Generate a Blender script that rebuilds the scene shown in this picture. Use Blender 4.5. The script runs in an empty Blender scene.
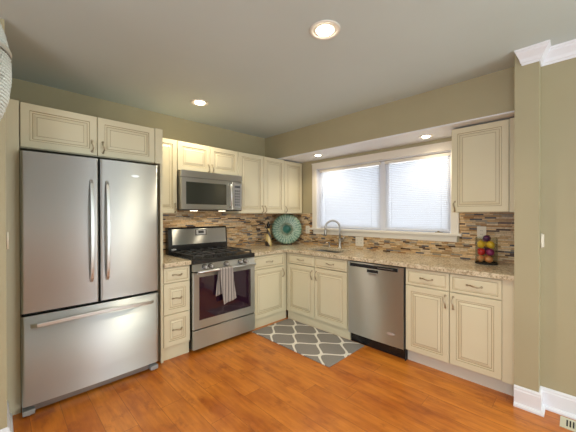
import bpy, bmesh, math, random
from mathutils import Vector, Matrix
random.seed(7)
PI = math.pi
SC = bpy.context.scene
COL = SC.collection

# ------------------------------------------------------------------ camera
CAM = Vector((-3.276, -3.31, 1.359))
_a, _t, _r = math.radians(45.065), math.radians(-0.26), math.radians(-0.125)
F = Vector((math.cos(_a) * math.cos(_t), math.sin(_a) * math.cos(_t), math.sin(_t)))
R0 = Vector((math.sin(_a), -math.cos(_a), 0)); U0 = R0.cross(F)
R = R0 * math.cos(_r) + U0 * math.sin(_r); U = U0 * math.cos(_r) - R0 * math.sin(_r)
cd = bpy.data.cameras.new('camera'); cam = bpy.data.objects.new('camera', cd); COL.objects.link(cam)
cd.sensor_width = 36; cd.lens = 290.163 / 576 * 36; cd.clip_start = 0.02
m = Matrix((R, U, -F)).transposed().to_4x4(); m.translation = CAM
cam.matrix_world = m
SC.camera = cam

# ------------------------------------------------------------------ view, world, daylight
SC.view_settings.view_transform = 'Standard'; SC.view_settings.look = 'None'
SC.view_settings.gamma = 1; SC.view_settings.use_curve_mapping = False
SC.view_settings.exposure = 0.0
wd = bpy.data.worlds.new('world'); SC.world = wd; wd.use_nodes = True
bg = wd.node_tree.nodes['Background']; bg.inputs[0].default_value = (0.86, 0.93, 1.0, 1); bg.inputs[1].default_value = 1.3

def area(name, loc, rot, sx, sy, power, col, spread=180):
    l = bpy.data.lights.new(name, 'AREA'); l.shape = 'RECTANGLE'; l.size = sx; l.size_y = sy
    l.energy = power; l.color = col; l.spread = math.radians(spread)
    o = bpy.data.objects.new(name, l); o.location = loc; o.rotation_euler = rot; COL.objects.link(o); return o
# daylight entering: kitchen window (behind the blinds), plus lights added at unseen dining openings
area('daylight_kitchen_window', (0.24, -1.5, 1.6), (0, PI / 2, 0), 1.1, 2.0, 21, (0.95, 0.97, 1.0))
area('added_light_patio_door', (-1.49, -6.24, 1.1), (PI / 2, 0, 0), .58, 1.9, 26, (0.96, 0.95, 1.0))  # added light at the unseen patio door, one per pane
area('added_light_patio_door', (-.88, -6.24, 1.1), (PI / 2, 0, 0), .30, 1.9, 20, (0.84, 1.0, 0.95))
area('added_light_side_window', (-5.46, -3.6, 1.45), (0, -PI / 2, 0), 1.35, 1.85, 62, (0.92, 0.96, 1.0))  # added fill light at the unseen side window

area('added_light_far_window', (-.515, -5.5, 1.25), (0, PI / 2, 0), 1.6, .85, 30, (0.86, 1.0, 0.95))  # added light at the unseen far window, brightens the fridge reflection

# ------------------------------------------------------------------ node helpers
def newmat(name):
    mt = bpy.data.materials.new(name); mt.use_nodes = True
    return mt, mt.node_tree, mt.node_tree.nodes['Principled BSDF']
def setp(b, **k):
    names = dict(color='Base Color', rough='Roughness', metal='Metallic', spec='Specular IOR Level', coat='Coat Weight',
                 coatr='Coat Roughness', trans='Transmission Weight', ior='IOR', aniso='Anisotropic', alpha='Alpha')
    for n, v in k.items():
        i = b.inputs[names[n]]
        i.default_value = (*v, 1) if n == 'color' else v
def mat(name, color, rough=0.5, **k):
    mt, nt, b = newmat(name); setp(b, color=color, rough=rough, **k); return mt
class N:
    def __init__(s, nt): s.nt = nt
    def node(s, t, **k):
        n = s.nt.nodes.new(t)
        for a, v in k.items(): setattr(n, a, v)
        return n
    def link(s, a, b): s.nt.links.new(a, b)
    def m(s, op, a, b=None, c=None):
        n = s.node('ShaderNodeMath', operation=op)
        for i, v in enumerate((a, b, c)):
            if v is None: continue
            if isinstance(v, (int, float)): n.inputs[i].default_value = v
            else: s.link(v, n.inputs[i])
        return n.outputs[0]
    def coords(s):
        tc = s.node('ShaderNodeTexCoord'); sp = s.node('ShaderNodeSeparateXYZ')
        s.link(tc.outputs['Object'], sp.inputs[0]); return tc.outputs['Object'], sp.outputs
    def comb(s, x, y, z):
        n = s.node('ShaderNodeCombineXYZ')
        for i, v in enumerate((x, y, z)):
            if isinstance(v, (int, float)): n.inputs[i].default_value = v
            else: s.link(v, n.inputs[i])
        return n.outputs[0]
    def white(s, vec):
        n = s.node('ShaderNodeTexWhiteNoise', noise_dimensions='3D'); s.link(vec, n.inputs['Vector']); return n.outputs['Value'], n.outputs['Color']
    def noise(s, vec, scale, detail=2, rough=.5):
        n = s.node('ShaderNodeTexNoise'); s.link(vec, n.inputs['Vector'])
        n.inputs['Scale'].default_value = scale; n.inputs['Detail'].default_value = detail; n.inputs['Roughness'].default_value = rough
        return n.outputs['Fac']
    def ramp(s, fac, stops, interp='LINEAR'):
        n = s.node('ShaderNodeValToRGB'); cr = n.color_ramp; cr.interpolation = interp
        while len(cr.elements) < len(stops): cr.elements.new(0.5)
        for e, (p, c) in zip(cr.elements, stops): e.position = p; e.color = (*c, 1)
        s.link(fac, n.inputs[0]); return n.outputs[0]
    def mix(s, fac, a, b, mode='MIX'):
        n = s.node('ShaderNodeMix', data_type='RGBA', blend_type=mode)
        for i, v in ((0, fac), (6, a), (7, b)):
            if isinstance(v, (int, float)): n.inputs[i].default_value = v
            elif isinstance(v, tuple): n.inputs[i].default_value = (*v, 1)
            else: s.link(v, n.inputs[i])
        return n.outputs[2]
    def bump(s, h, b, strength=.3, dist=.002):
        n = s.node('ShaderNodeBump'); n.inputs['Strength'].default_value = strength; n.inputs['Distance'].default_value = dist
        s.link(h, n.inputs['Height']); s.link(n.outputs[0], b.inputs['Normal'])

def paint(name, col, rough=.6, var=.04):
    mt, nt, b = newmat(name); n = N(nt); v, _ = n.coords()
    f = n.noise(v, 1.7, 3)
    c = n.ramp(f, [(0.3, tuple(x * (1 - var) for x in col)), (0.7, tuple(min(1, x * (1 + var)) for x in col))])
    n.link(c, b.inputs['Base Color']); b.inputs['Roughness'].default_value = rough
    n.bump(n.noise(v, 160, 2), b, .08, .002); return mt
def steel(name, col, rough=.24, aniso=1.0, tangent=(0, 0, 1), streak=(1.5, 1.5, 400)):
    mt, nt, b = newmat(name); n = N(nt); v, sp = n.coords()
    setp(b, color=col, metal=1.0, rough=rough, aniso=aniso)
    cx = n.comb(*tangent); n.link(cx, b.inputs['Tangent'])
    vec = n.comb(n.m('MULTIPLY', sp[0], streak[0]), n.m('MULTIPLY', sp[1], streak[1]), n.m('MULTIPLY', sp[2], streak[2]))
    f = n.noise(vec, 1.0, 2)
    n.link(n.m('MULTIPLY_ADD', f, .12, rough - .06), b.inputs['Roughness'])
    return mt

M = {}
M['wall'] = paint('wall_paint', (0.41, 0.36, 0.225))
M['soffitwhite'] = paint('soffit_white', (0.80, 0.82, 0.86), .5, .01)
M['dining'] = paint('dining_wall_paint', (0.62, 0.64, 0.62))
M['ceil'] = paint('ceiling_paint', (0.56, 0.635, 0.63), .7, .02)
M['trimwhite'] = paint('trim_white', (0.80, 0.81, 0.86), .4, .01)
M['cream'] = paint('cabinet_cream', (0.715, 0.66, 0.475), .38, .02)
M['glaze'] = mat('cabinet_glaze', (0.42, 0.34, 0.20), .5)
M['kick'] = paint('toe_kick', (0.66, 0.62, 0.54), .5, .02)
M['casing'] = paint('window_casing', (0.80, 0.76, 0.68), .4, .01)
M['nickel'] = mat('nickel', (0.46, 0.38, 0.27), .28, metal=1.0)
M['chrome'] = mat('brushed_nickel', (0.45, 0.44, 0.42), .3, metal=1.0)
M['steel'] = steel('stainless', (0.66, 0.69, 0.69), .47)
M['steel_h'] = mat('stainless_handle', (0.62, 0.64, 0.64), .36, metal=1.0)
M['steel_dark'] = mat('stainless_dark', (0.30, 0.29, 0.28), .4, metal=1.0)
M['sink'] = mat('sink_steel', (0.5, 0.5, 0.5), .3, metal=1.0)
M['black'] = mat('black_enamel', (0.012, 0.012, 0.013), .25)
M['blackmatte'] = mat('black_cast_iron', (0.022, 0.022, 0.022), .55)
M['gap'] = mat('dark_gap_gasket', (0.01, 0.01, 0.01), .8)  # gasket black, also used as shade in the gap beside the dishwasher
M['greyplastic'] = mat('grey_plastic', (0.33, 0.33, 0.33), .5)
M['badge'] = mat('silver_badge', (0.75, 0.76, 0.78), .3, metal=.6)
M['ovglass'] = mat('oven_glass', (0.022, 0.007, 0.019), .06, coat=.6, coatr=.03)
M['mwglass'] = mat('microwave_glass', (0.03, 0.035, 0.03), .08)
M['plate'] = mat('outlet_plate', (0.78, 0.72, 0.60), .4)
M['platehole'] = mat('outlet_slot', (0.08, 0.07, 0.06), .5)
M['vent'] = mat('register_metal', (0.62, 0.60, 0.45), .45)
M['lamp_trim'] = mat('downlight_trim', (0.75, 0.72, 0.66), .35)
M['display'] = mat('display', (0.05, 0.055, 0.06), .2)
M['white'] = mat('white_print', (0.7, 0.7, 0.7), .5)
def emis(name, col, s):
    mt, nt, b = newmat(name); setp(b, color=(0.8, 0.8, 0.8)); b.inputs['Emission Color'].default_value = (*col, 1); b.inputs['Emission Strength'].default_value = s; return mt
M['bulb'] = emis('downlight_bulb', (1.0, 0.86, 0.62), 14)
M['bulb_small'] = emis('downlight_lens', (1.0, 0.9, 0.7), 9)

# wooden floor: long planks running along y, random widths of tone
mt, nt, b = newmat('hardwood'); n = N(nt); v, sp = n.coords(); M['floor'] = mt
PW = .165
px = n.m('DIVIDE', sp[0], PW); row = n.m('FLOOR', px); fx = n.m('FRACT', px)
wr, _ = n.white(n.comb(row, 3.3, 0))
py = n.m('ADD', n.m('DIVIDE', sp[1], 1.15), n.m('MULTIPLY', wr, 7.0)); cl = n.m('FLOOR', py); fy = n.m('FRACT', py)
wv, wc = n.white(n.comb(row, cl, 1.7))
gv = n.comb(n.m('MULTIPLY_ADD', wv, 30, n.m('MULTIPLY', sp[0], 26)), n.m('MULTIPLY', sp[1], 2.6), wv)
g1 = n.noise(gv, 1.0, 5, .62)
gv2 = n.comb(n.m('MULTIPLY', sp[0], 5.5), n.m('MULTIPLY', sp[1], 2.2), wv)
g2 = n.noise(gv2, 1.0, 3, .6)
base = n.ramp(wv, [(0, (0.56, 0.175, 0.018)), (.35, (0.61, 0.20, 0.022)), (.7, (0.65, 0.225, 0.028)), (1, (0.58, 0.185, 0.020))])
c1 = n.mix(n.ramp(g1, [(.33, (0, 0, 0)), (.62, (1, 1, 1))]), (0.80, 0.72, 0.66), (1.06, 1.06, 1.06))
c = n.mix(1.0, base, c1, 'MULTIPLY')
c = n.mix(1.0, c, n.ramp(g2, [(.32, (.74, .60, .52)), (.5, (1.0, 1.0, 1.0)), (.7, (1.14, 1.22, 1.35))]), 'MULTIPLY')
ed = n.m('MINIMUM', n.m('MULTIPLY', n.m('MINIMUM', fx, n.m('SUBTRACT', 1, fx)), PW), n.m('MULTIPLY', n.m('MINIMUM', fy, n.m('SUBTRACT', 1, fy)), 1.15))
ln = n.m('LESS_THAN', ed, .0014)
c = n.mix(n.m('MULTIPLY', ln, .6), c, (0.12, 0.03, 0.008))
kn = n.noise(n.comb(n.m('MULTIPLY', sp[0], 9), n.m('MULTIPLY', sp[1], 5), wv), 1.0, 4, .65)
c = n.mix(n.ramp(kn, [(.56, (0, 0, 0)), (.72, (.62, .62, .62))]), c, (0.24, 0.05, 0.008))
n.link(c, b.inputs['Base Color'])
n.link(n.m('MULTIPLY_ADD', g1, .14, .27), b.inputs['Roughness']); setp(b, spec=.5)
n.bump(n.m('SUBTRACT', g1, n.m('MULTIPLY', ln, 1.5)), b, .12, .002)

# mosaic backsplash; u = which horizontal axis
def mosaic(name, axis, stops):
    mt, nt, b = newmat(name); n = N(nt); v, sp = n.coords()
    u = sp[axis]; H = .0155
    zz = n.m('DIVIDE', sp[2], H); r = n.m('FLOOR', zz); fz = n.m('FRACT', zz)
    w1, _ = n.white(n.comb(r, 1.1, 5)); w2, _ = n.white(n.comb(r, 7.7, 2))
    W = n.m('MULTIPLY_ADD', w2, .06, .062)
    uu = n.m('ADD', n.m('DIVIDE', u, W), n.m('MULTIPLY', w1, 9)); cc = n.m('FLOOR', uu); fu = n.m('FRACT', uu)
    wv, wc = n.white(n.comb(r, cc, 3.0))
    col = n.ramp(wv, stops, 'CONSTANT')
    nz = n.noise(v, 60, 3)
    col = n.mix(1.0, col, n.ramp(nz, [(.3, (.8, .8, .8)), (.7, (1.15, 1.15, 1.15))]), 'MULTIPLY')
    e = n.m('MINIMUM', n.m('MULTIPLY', n.m('MINIMUM', fz, n.m('SUBTRACT', 1, fz)), H), n.m('MULTIPLY', n.m('MINIMUM', fu, n.m('SUBTRACT', 1, fu)), W))
    gr = n.m('LESS_THAN', e, .0010)
    col = n.mix(gr, col, (0.33, 0.25, 0.16))
    n.link(col, b.inputs['Base Color'])
    wr, _ = n.white(n.comb(cc, r, 9.0))
    n.link(n.m('MULTIPLY_ADD', wr, .4, .12), b.inputs['Roughness'])
    n.bump(n.m('SUBTRACT', n.m('MULTIPLY', wr, .6), gr), b, .5, .003)
    return mt
tile_stops = [(0, (0.56, 0.36, 0.17)), (.17, (0.70, 0.48, 0.25)), (.33, (0.40, 0.22, 0.09)), (.45, (0.60, 0.45, 0.28)), (.60, (0.32, 0.28, 0.22)),
              (.67, (0.70, 0.54, 0.34)), (.80, (0.065, 0.028, 0.014)), (.88, (0.40, 0.25, 0.11)), (.95, (0.10, 0.10, 0.12))]
M['tileB'] = mosaic('mosaic_tile_window_wall', 1, tile_stops)
M['tileA'] = mosaic('mosaic_tile_range_wall', 0, tile_stops)

# granite
mt, nt, b = newmat('granite'); n = N(nt); v, sp = n.coords(); M['granite'] = mt
f1 = n.noise(v, 55, 4, .7); f2 = n.noise(v, 8, 3, .6); f3 = n.noise(v, 130, 2, .6)
c = n.ramp(f1, [(.32, (0.20, 0.15, 0.10)), (.42, (0.42, 0.34, 0.23)), (.50, (0.64, 0.55, 0.40)), (.66, (0.74, 0.67, 0.54))])
c = n.mix(1.0, c, n.ramp(f2, [(.35, (.90, .87, .82)), (.65, (1.06, 1.05, 1.03))]), 'MULTIPLY')
c = n.mix(n.ramp(f3, [(.66, (0, 0, 0)), (.70, (1, 1, 1))]), c, (0.05, 0.035, 0.03))
n.link(c, b.inputs['Base Color']); setp(b, rough=.16)

# rug with ogee trellis, object origin at rug corner, x = short side, y = long side
mt, nt, b = newmat('trellis_rug'); n = N(nt); v, sp = n.coords(); M['rug'] = mt
RP, RL = .1725, .36
u = n.m('DIVIDE', n.m('SUBTRACT', sp[1], .625), RP); vv = n.m('DIVIDE', n.m('SUBTRACT', sp[0], -.152), RL)
S = n.m('MINIMUM', n.m('MAXIMUM', n.m('MULTIPLY', n.m('SINE', n.m('MULTIPLY', vv, 2 * PI)), 1.0), -1.0), 1.0)
def per(x):
    fr = n.m('FRACT', n.m('MULTIPLY', n.m('ADD', x, 101.0), .5))
    return n.m('ABSOLUTE', n.m('SUBTRACT', n.m('MULTIPLY', fr, 2.0), 1.0))
dE = per(n.m('SUBTRACT', u, n.m('MULTIPLY', S, .5))); dO = per(n.m('ADD', n.m('SUBTRACT', u, 1.0), n.m('MULTIPLY', S, .5)))
d = n.m('MINIMUM', dE, dO)
nz = n.noise(v, 220, 2)
lw = n.m('LESS_THAN', n.m('MULTIPLY_ADD', nz, .02, d), .115)
c = n.mix(lw, (0.29, 0.27, 0.25), (0.82, 0.79, 0.72))
c = n.mix(1.0, c, n.ramp(nz, [(.3, (.82, .82, .82)), (.7, (1.15, 1.15, 1.15))]), 'MULTIPLY')
n.link(c, b.inputs['Base Color']); setp(b, rough=.95, spec=.1); n.bump(nz, b, .6, .004)

# towel stripes (object x = across)
mt, nt, b = newmat('striped_towel'); n = N(nt); v, sp = n.coords(); M['towel'] = mt
fr = n.m('FRACT', n.m('DIVIDE', sp[0], .034))
c = n.ramp(fr, [(0, (0.42, 0.38, 0.35)), (.40, (0.09, 0.08, 0.085)), (.62, (0.48, 0.45, 0.42)), (.72, (0.14, 0.12, 0.12)), (.82, (0.42, 0.38, 0.35))], 'CONSTANT')
n.link(c, b.inputs['Base Color']); setp(b, rough=.95, spec=.1); n.bump(n.noise(v, 300, 2), b, .5, .002)

# blind slats: thin white vinyl that lets daylight glow through
mt, nt, b = newmat('blind_slat'); n = N(nt); M['slat'] = mt
setp(b, color=(0.85, 0.87, 0.9), rough=.5)
tr = n.node('ShaderNodeBsdfTranslucent'); tr.inputs[0].default_value = (0.85, 0.88, 0.93, 1)
mx = n.node('ShaderNodeMixShader'); mx.inputs[0].default_value = .5
n.link(b.outputs[0], mx.inputs[1]); n.link(tr.outputs[0], mx.inputs[2]); n.link(mx.outputs[0], nt.nodes['Material Output'].inputs[0])

# thin pane glass (lets light straight through, reflects a little)
mt, nt, b = newmat('window_glass'); n = N(nt); M['pane'] = mt
tp = n.node('ShaderNodeBsdfTransparent'); gl = n.node('ShaderNodeBsdfGlossy'); gl.inputs['Roughness'].default_value = .02
fz = n.node('ShaderNodeFresnel'); mx = n.node('ShaderNodeMixShader')
n.link(fz.outputs[0], mx.inputs[0]); n.link(tp.outputs[0], mx.inputs[1]); n.link(gl.outputs[0], mx.inputs[2]); n.link(mx.outputs[0], nt.nodes['Material Output'].inputs[0])

# platter: teal glass, radial flutes, green heart (object origin at centre, disc in local xz)
mt, nt, b = newmat('teal_platter'); n = N(nt); v, sp = n.coords(); M['platter'] = mt
rr = n.m('SQRT', n.m('ADD', n.m('MULTIPLY', sp[0], sp[0]), n.m('MULTIPLY', sp[2], sp[2])))
an = n.m('ARCTAN2', sp[2], sp[0])
wob = n.m('MULTIPLY_ADD', n.m('SINE', n.m('MULTIPLY', an, 31)), .12, n.m('MULTIPLY', n.noise(v, 38, 4, .7), 1.15))
c = n.ramp(n.m('DIVIDE', rr, .25), [(0, (0.0, 0.07, 0.05)), (.24, (0.0, 0.13, 0.10)), (.34, (0.01, 0.09, 0.07)), (.42, (0.20, 0.40, 0.36)), (.7, (0.13, 0.36, 0.33)), (.9, (0.10, 0.27, 0.20)), (1, (0.06, 0.25, 0.24))])
c = n.mix(n.ramp(wob, [(.35, (0, 0, 0)), (.75, (1, 1, 1))]), n.mix(1.0, c, (.45, .5, .45), 'MULTIPLY'), n.mix(.45, c, (0.66, 0.66, 0.42)))
c = n.mix(n.ramp(rr, [(.050, (1, 1, 1)), (.075, (0, 0, 0))]), c, (0.0, 0.10, 0.075))
n.link(c, b.inputs['Base Color']); setp(b, rough=.3)

# gold decorated bottle
mt, nt, b = newmat('gold_decorated'); n = N(nt); v, sp = n.coords(); M['gold'] = mt
f = n.m('SINE', n.m('ADD', n.m('MULTIPLY', sp[2], 30), n.m('MULTIPLY', sp[0], 60)))
c = n.ramp(n.m('MULTIPLY_ADD', f, .5, .5), [(0, (0.05, 0.03, 0.02)), (.28, (0.05, 0.03, 0.02)), (.36, (0.60, 0.43, 0.13)), (1, (0.72, 0.56, 0.24))])
n.link(c, b.inputs['Base Color']); setp(b, rough=.3)
def fruit(name, c1, c2, rough=.35):
    mt, nt, b = newmat(name); n = N(nt); v, sp = n.coords()
    n.link(n.ramp(n.noise(v, 18, 3), [(.35, c1), (.65, c2)]), b.inputs['Base Color']); setp(b, rough=rough); M[name] = mt
fruit('lemon', (0.75, 0.42, 0.02), (0.80, 0.55, 0.05)); fruit('apple_red', (0.50, 0.012, 0.02), (0.62, 0.05, 0.04), .25)
fruit('plum', (0.05, 0.012, 0.06), (0.12, 0.02, 0.09)); fruit('peach', (0.70, 0.22, 0.06), (0.72, 0.38, 0.16)); fruit('grape', (0.22, 0.012, 0.08), (0.30, 0.03, 0.13))
mt, nt, b = newmat('jar_glass'); n = N(nt); M['jar'] = mt; JG = True
tp = n.node('ShaderNodeBsdfTransparent'); tp.inputs[0].default_value = (0.93, 0.95, 0.94, 1)
gl = n.node('ShaderNodeBsdfGlossy'); gl.inputs['Roughness'].default_value = .03
fz = n.node('ShaderNodeLayerWeight'); fz.inputs[0].default_value = .12; mx = n.node('ShaderNodeMixShader')
n.link(n.m('MULTIPLY', fz.outputs[0], .45), mx.inputs[0]); n.link(tp.outputs[0], mx.inputs[1]); n.link(gl.outputs[0], mx.inputs[2]); n.link(mx.outputs[0], nt.nodes['Material Output'].inputs[0])
M['crystal'] = mat('crystal_bead', (0.62, 0.66, 0.62), .15, spec=.8)
M['chandmetal'] = mat('whitewashed_metal', (0.55, 0.56, 0.50), .5)
M['chandark'] = mat('aged_metal', (0.16, 0.15, 0.12), .5)

# ------------------------------------------------------------------ mesh builder
class MB:
    def __init__(s): s.v = []; s.f = []; s.mi = []; s.sm = []
    def add(s, vs, fs, mi=0, smooth=False):
        o = len(s.v); s.v += [tuple(p) for p in vs]
        for i, q in enumerate(fs):
            s.f.append([o + k for k in q]); s.mi.append(mi[i] if isinstance(mi, list) else mi); s.sm.append(smooth)
        return s
    def box(s, x0, x1, y0, y1, z0, z1, mi=0, bev=0):
        if x0 > x1: x0, x1 = x1, x0
        if y0 > y1: y0, y1 = y1, y0
        if z0 > z1: z0, z1 = z1, z0
        if bev <= 0:
            vs = [(x, y, z) for z in (z0, z1) for y in (y0, y1) for x in (x0, x1)]
            return s.add(vs, [(0, 2, 3, 1), (4, 5, 7, 6), (0, 1, 5, 4), (2, 6, 7, 3), (0, 4, 6, 2), (1, 3, 7, 5)], mi)
        bm = bmesh.new(); bmesh.ops.create_cube(bm, size=1)
        for q in bm.verts: q.co = Vector(((x0 + x1) / 2 + q.co.x * (x1 - x0), (y0 + y1) / 2 + q.co.y * (y1 - y0), (z0 + z1) / 2 + q.co.z * (z1 - z0)))
        bmesh.ops.bevel(bm, geom=bm.edges[:], offset=bev, segments=2, affect='EDGES', profile=.5)
        bm.verts.ensure_lookup_table(); bm.verts.index_update()
        s.add([q.co[:] for q in bm.verts], [[q.index for q in f.verts] for f in bm.faces], mi); bm.free(); return s
    def tube(s, pts, r, seg=10, mi=0, cap=True, closed=False):
        pts = [Vector(p) for p in pts]; n_ = len(pts); rs = r if isinstance(r, (list, tuple)) else [r] * n_
        vs = []; prev = None
        for i, p in enumerate(pts):
            if closed: d = pts[(i + 1) % n_] - pts[i - 1]
            else: d = (pts[min(i + 1, n_ - 1)] - pts[max(i - 1, 0)])
            d.normalize()
            if prev is None:
                up = Vector((0, 0, 1)) if abs(d.z) < .9 else Vector((1, 0, 0)); a = d.cross(up).normalized()
            else: a = (prev - d * prev.dot(d)).normalized()
            prev = a; bb = d.cross(a)
            for k in range(seg):
                t = 2 * PI * k / seg; vs.append(p + (a * math.cos(t) + bb * math.sin(t)) * rs[i])
        fs = []
        for i in range(n_ if closed else n_ - 1):
            j = (i + 1) % n_
            for k in range(seg):
                k2 = (k + 1) % seg; fs.append((i * seg + k, i * seg + k2, j * seg + k2, j * seg + k))
        if cap and not closed: fs += [tuple(range(seg))[::-1], tuple(range((n_ - 1) * seg, n_ * seg))]
        return s.add(vs, fs, mi, True)
    def lathe(s, prof, c=(0, 0, 0), seg=32, mi=0, axis='z', smooth=True, cap=False):
        vs = []
        for r, h in prof:
            for k in range(seg):
                t = 2 * PI * k / seg; a, b_ = r * math.cos(t), r * math.sin(t)
                p = (a, b_, h) if axis == 'z' else ((a, h, b_) if axis == 'y' else (h, a, b_))
                vs.append((p[0] + c[0], p[1] + c[1], p[2] + c[2]))
        fs = [(i * seg + k, i * seg + (k + 1) % seg, (i + 1) * seg + (k + 1) % seg, (i + 1) * seg + k) for i in range(len(prof) - 1) for k in range(seg)]
        if cap: fs += [tuple(range(seg))[::-1], tuple(range((len(prof) - 1) * seg, len(prof) * seg))]
        return s.add(vs, fs, mi, smooth)
    def grid(s, fn, nu, nv, mi=0, smooth=True):
        vs = [fn(i / nu, j / nv) for j in range(nv + 1) for i in range(nu + 1)]
        fs = [(j * (nu + 1) + i, j * (nu + 1) + i + 1, (j + 1) * (nu + 1) + i + 1, (j + 1) * (nu + 1) + i) for j in range(nv) for i in range(nu)]
        return s.add(vs, fs, mi, smooth)
    def rings(s, x0, x1, z0, z1, prof, thick, back=True):
        """front-facing (-y) panel built of concentric rectangles; prof = [(inset, y, mat_of_band_after)]"""
        vs = []; fs = []; mi = []
        loops = [(0, thick, 0)] + prof
        for ins, y, _m in loops: vs += [(x0 + ins, y, z0 + ins), (x1 - ins, y, z0 + ins), (x1 - ins, y, z1 - ins), (x0 + ins, y, z1 - ins)]
        for i in range(len(loops) - 1):
            for k in range(4):
                k2 = (k + 1) % 4; fs.append((i * 4 + k, i * 4 + k2, (i + 1) * 4 + k2, (i + 1) * 4 + k)); mi.append(loops[i][2])
        L = (len(loops) - 1) * 4; fs.append((L, L + 1, L + 2, L + 3)); mi.append(loops[-1][2])
        if back: fs.append((3, 2, 1, 0)); mi.append(0)
        return s.add(vs, fs, mi)
    def cells(s, xs, ys, filled, z0, z1, mi=0, swap=None):
        """slab over grid cells, outer faces only; swap maps (a,b,c)->xyz"""
        sw = swap or (lambda a, b_, c_: (a, b_, c_))
        bm = bmesh.new(); cache = {}
        def V(i, j, k):
            key = (i, j, k)
            if key not in cache: cache[key] = bm.verts.new(sw(xs[i], ys[j], (z0, z1)[k]))
            return cache[key]
        nx, ny = len(xs) - 1, len(ys) - 1
        F_ = lambda i, j: 0 <= i < nx and 0 <= j < ny and filled(i, j)
        for i in range(nx):
            for j in range(ny):
                if not F_(i, j): continue
                bm.faces.new([V(i, j, 1), V(i + 1, j, 1), V(i + 1, j + 1, 1), V(i, j + 1, 1)])
                bm.faces.new([V(i, j, 0), V(i, j + 1, 0), V(i + 1, j + 1, 0), V(i + 1, j, 0)])
                if not F_(i - 1, j): bm.faces.new([V(i, j, 0), V(i, j, 1), V(i, j + 1, 1), V(i, j + 1, 0)])
                if not F_(i + 1, j): bm.faces.new([V(i + 1, j, 0), V(i + 1, j + 1, 0), V(i + 1, j + 1, 1), V(i + 1, j, 1)])
                if not F_(i, j - 1): bm.faces.new([V(i, j, 0), V(i + 1, j, 0), V(i + 1, j, 1), V(i, j, 1)])
                if not F_(i, j + 1): bm.faces.new([V(i, j + 1, 0), V(i, j + 1, 1), V(i + 1, j + 1, 1), V(i + 1, j + 1, 0)])
        bmesh.ops.recalc_face_normals(bm, faces=bm.faces[:]); bm.verts.index_update()
        s.add([q.co[:] for q in bm.verts], [[q.index for q in f.verts] for f in bm.faces], mi); bm.free(); return s
    def build(s, name, mats, parent=None, loc=None, bevel=0):
        me = bpy.data.meshes.new(name)
        me.from_pydata(s.v, [], s.f); 
        for mm in (mats if isinstance(mats, (list, tuple)) else [mats]): me.materials.append(mm)
        for p, i, q in zip(me.polygons, s.mi, s.sm): p.material_index = i; p.use_smooth = q
        bm = bmesh.new(); bm.from_mesh(me); bmesh.ops.recalc_face_normals(bm, faces=bm.faces[:]); bm.to_mesh(me); bm.free()
        me.update(); o = bpy.data.objects.new(name, me); COL.objects.link(o)
        if parent: o.parent = parent
        if loc: o.location = loc
        if bevel:
            bv = o.modifiers.new('bevel', 'BEVEL'); bv.width = bevel; bv.segments = 2; bv.limit_method = 'ANGLE'; bv.angle_limit = math.radians(50)
        return o
def B(*a, **k): return MB().box(*a, **k)
def thing(name, label, cat, loc=(0, 0, 0), rz=0, group=None):
    o = bpy.data.objects.new(name, None); o.empty_display_size = .1; COL.objects.link(o); o.location = loc; o.rotation_euler = (0, 0, rz)
    return tag(o, label, cat, group)
def tag(o, label, cat, group=None):
    o['label'] = label; o['category'] = cat
    if group: o['group'] = group
    return o
def struct(o): o['kind'] = 'structure'; return o

# ------------------------------------------------------------------ room shell
CZ = 2.497; SOF = 2.147; SX = -.456
LX, RY = -5.5, -6.3
struct(B(LX - .12, .15, RY - .12, .12, -.1, 0).build('floor', M['floor']))
struct(B(LX - .12, .15, RY - .12, .12, CZ, CZ + .1).build('ceiling', M['ceil']))
struct(B(LX - .12, 0, 0, .12, 0, CZ).build('wall_back', M['wall']))
# window wall with opening
W0, W1, WZ0, WZ1 = -.615, -2.395, 1.150, 2.022
ys = [-2.985, W1, W0, .12]; zs = [0, WZ0, WZ1, CZ]
struct(MB().cells(ys, zs, lambda i, j: not (i == 1 and j == 1), 0, .15, swap=lambda a, b_, c_: (c_, a, b_)).build('wall_window', M['wall']))
# dining side wall with its pilaster, unseen window opening added far behind the camera
struct(MB().cells([-4.85, -3.118, -2.985], [0, CZ], lambda i, j: True, -.56, .15, swap=lambda a, b_, c_: (c_, a, b_)).build('wall_right', M['wall']))
struct(MB().box(-.67, -.56, -3.118, -2.985, 0, CZ).build('wall_right', M['wall']))
struct(MB().cells([RY, -6.0, -5.0, -4.85], [0, .35, 2.15, CZ], lambda i, j: not (i == 1 and j == 1), -.56, -.42, swap=lambda a, b_, c_: (c_, a, b_)).build('wall_right', M['wall']))
# rear wall with patio door opening and left wall with window opening (both openings unseen, added to admit light)
struct(MB().cells([LX - .12, -1.85, -.66, -.56], [0, 2.1, CZ], lambda i, j: not (i == 1 and j == 0), RY - .12, RY, swap=lambda a, b_, c_: (a, c_, b_)).build('wall_rear', M['dining']))
struct(MB().cells([RY, -4.6, -2.6, 0], [0, .7, 2.2, CZ], lambda i, j: not (i == 1 and j == 1), LX - .12, LX, swap=lambda a, b_, c_: (c_, a, b_)).build('wall_left', M['dining']))
struct(B(-3.38, -3.246, -.95, 0, 0, CZ).build('wall_fridge', M['wall']))
# soffit over the window: olive face, white underside
sof = struct(B(SX, 0, -2.985, 0, SOF + .012, CZ).build('trim_1', M['wall']))
und = B(SX, 0, -2.985, 0, SOF, SOF + .012).build('soffit_underside', M['soffitwhite'], sof)
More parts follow.
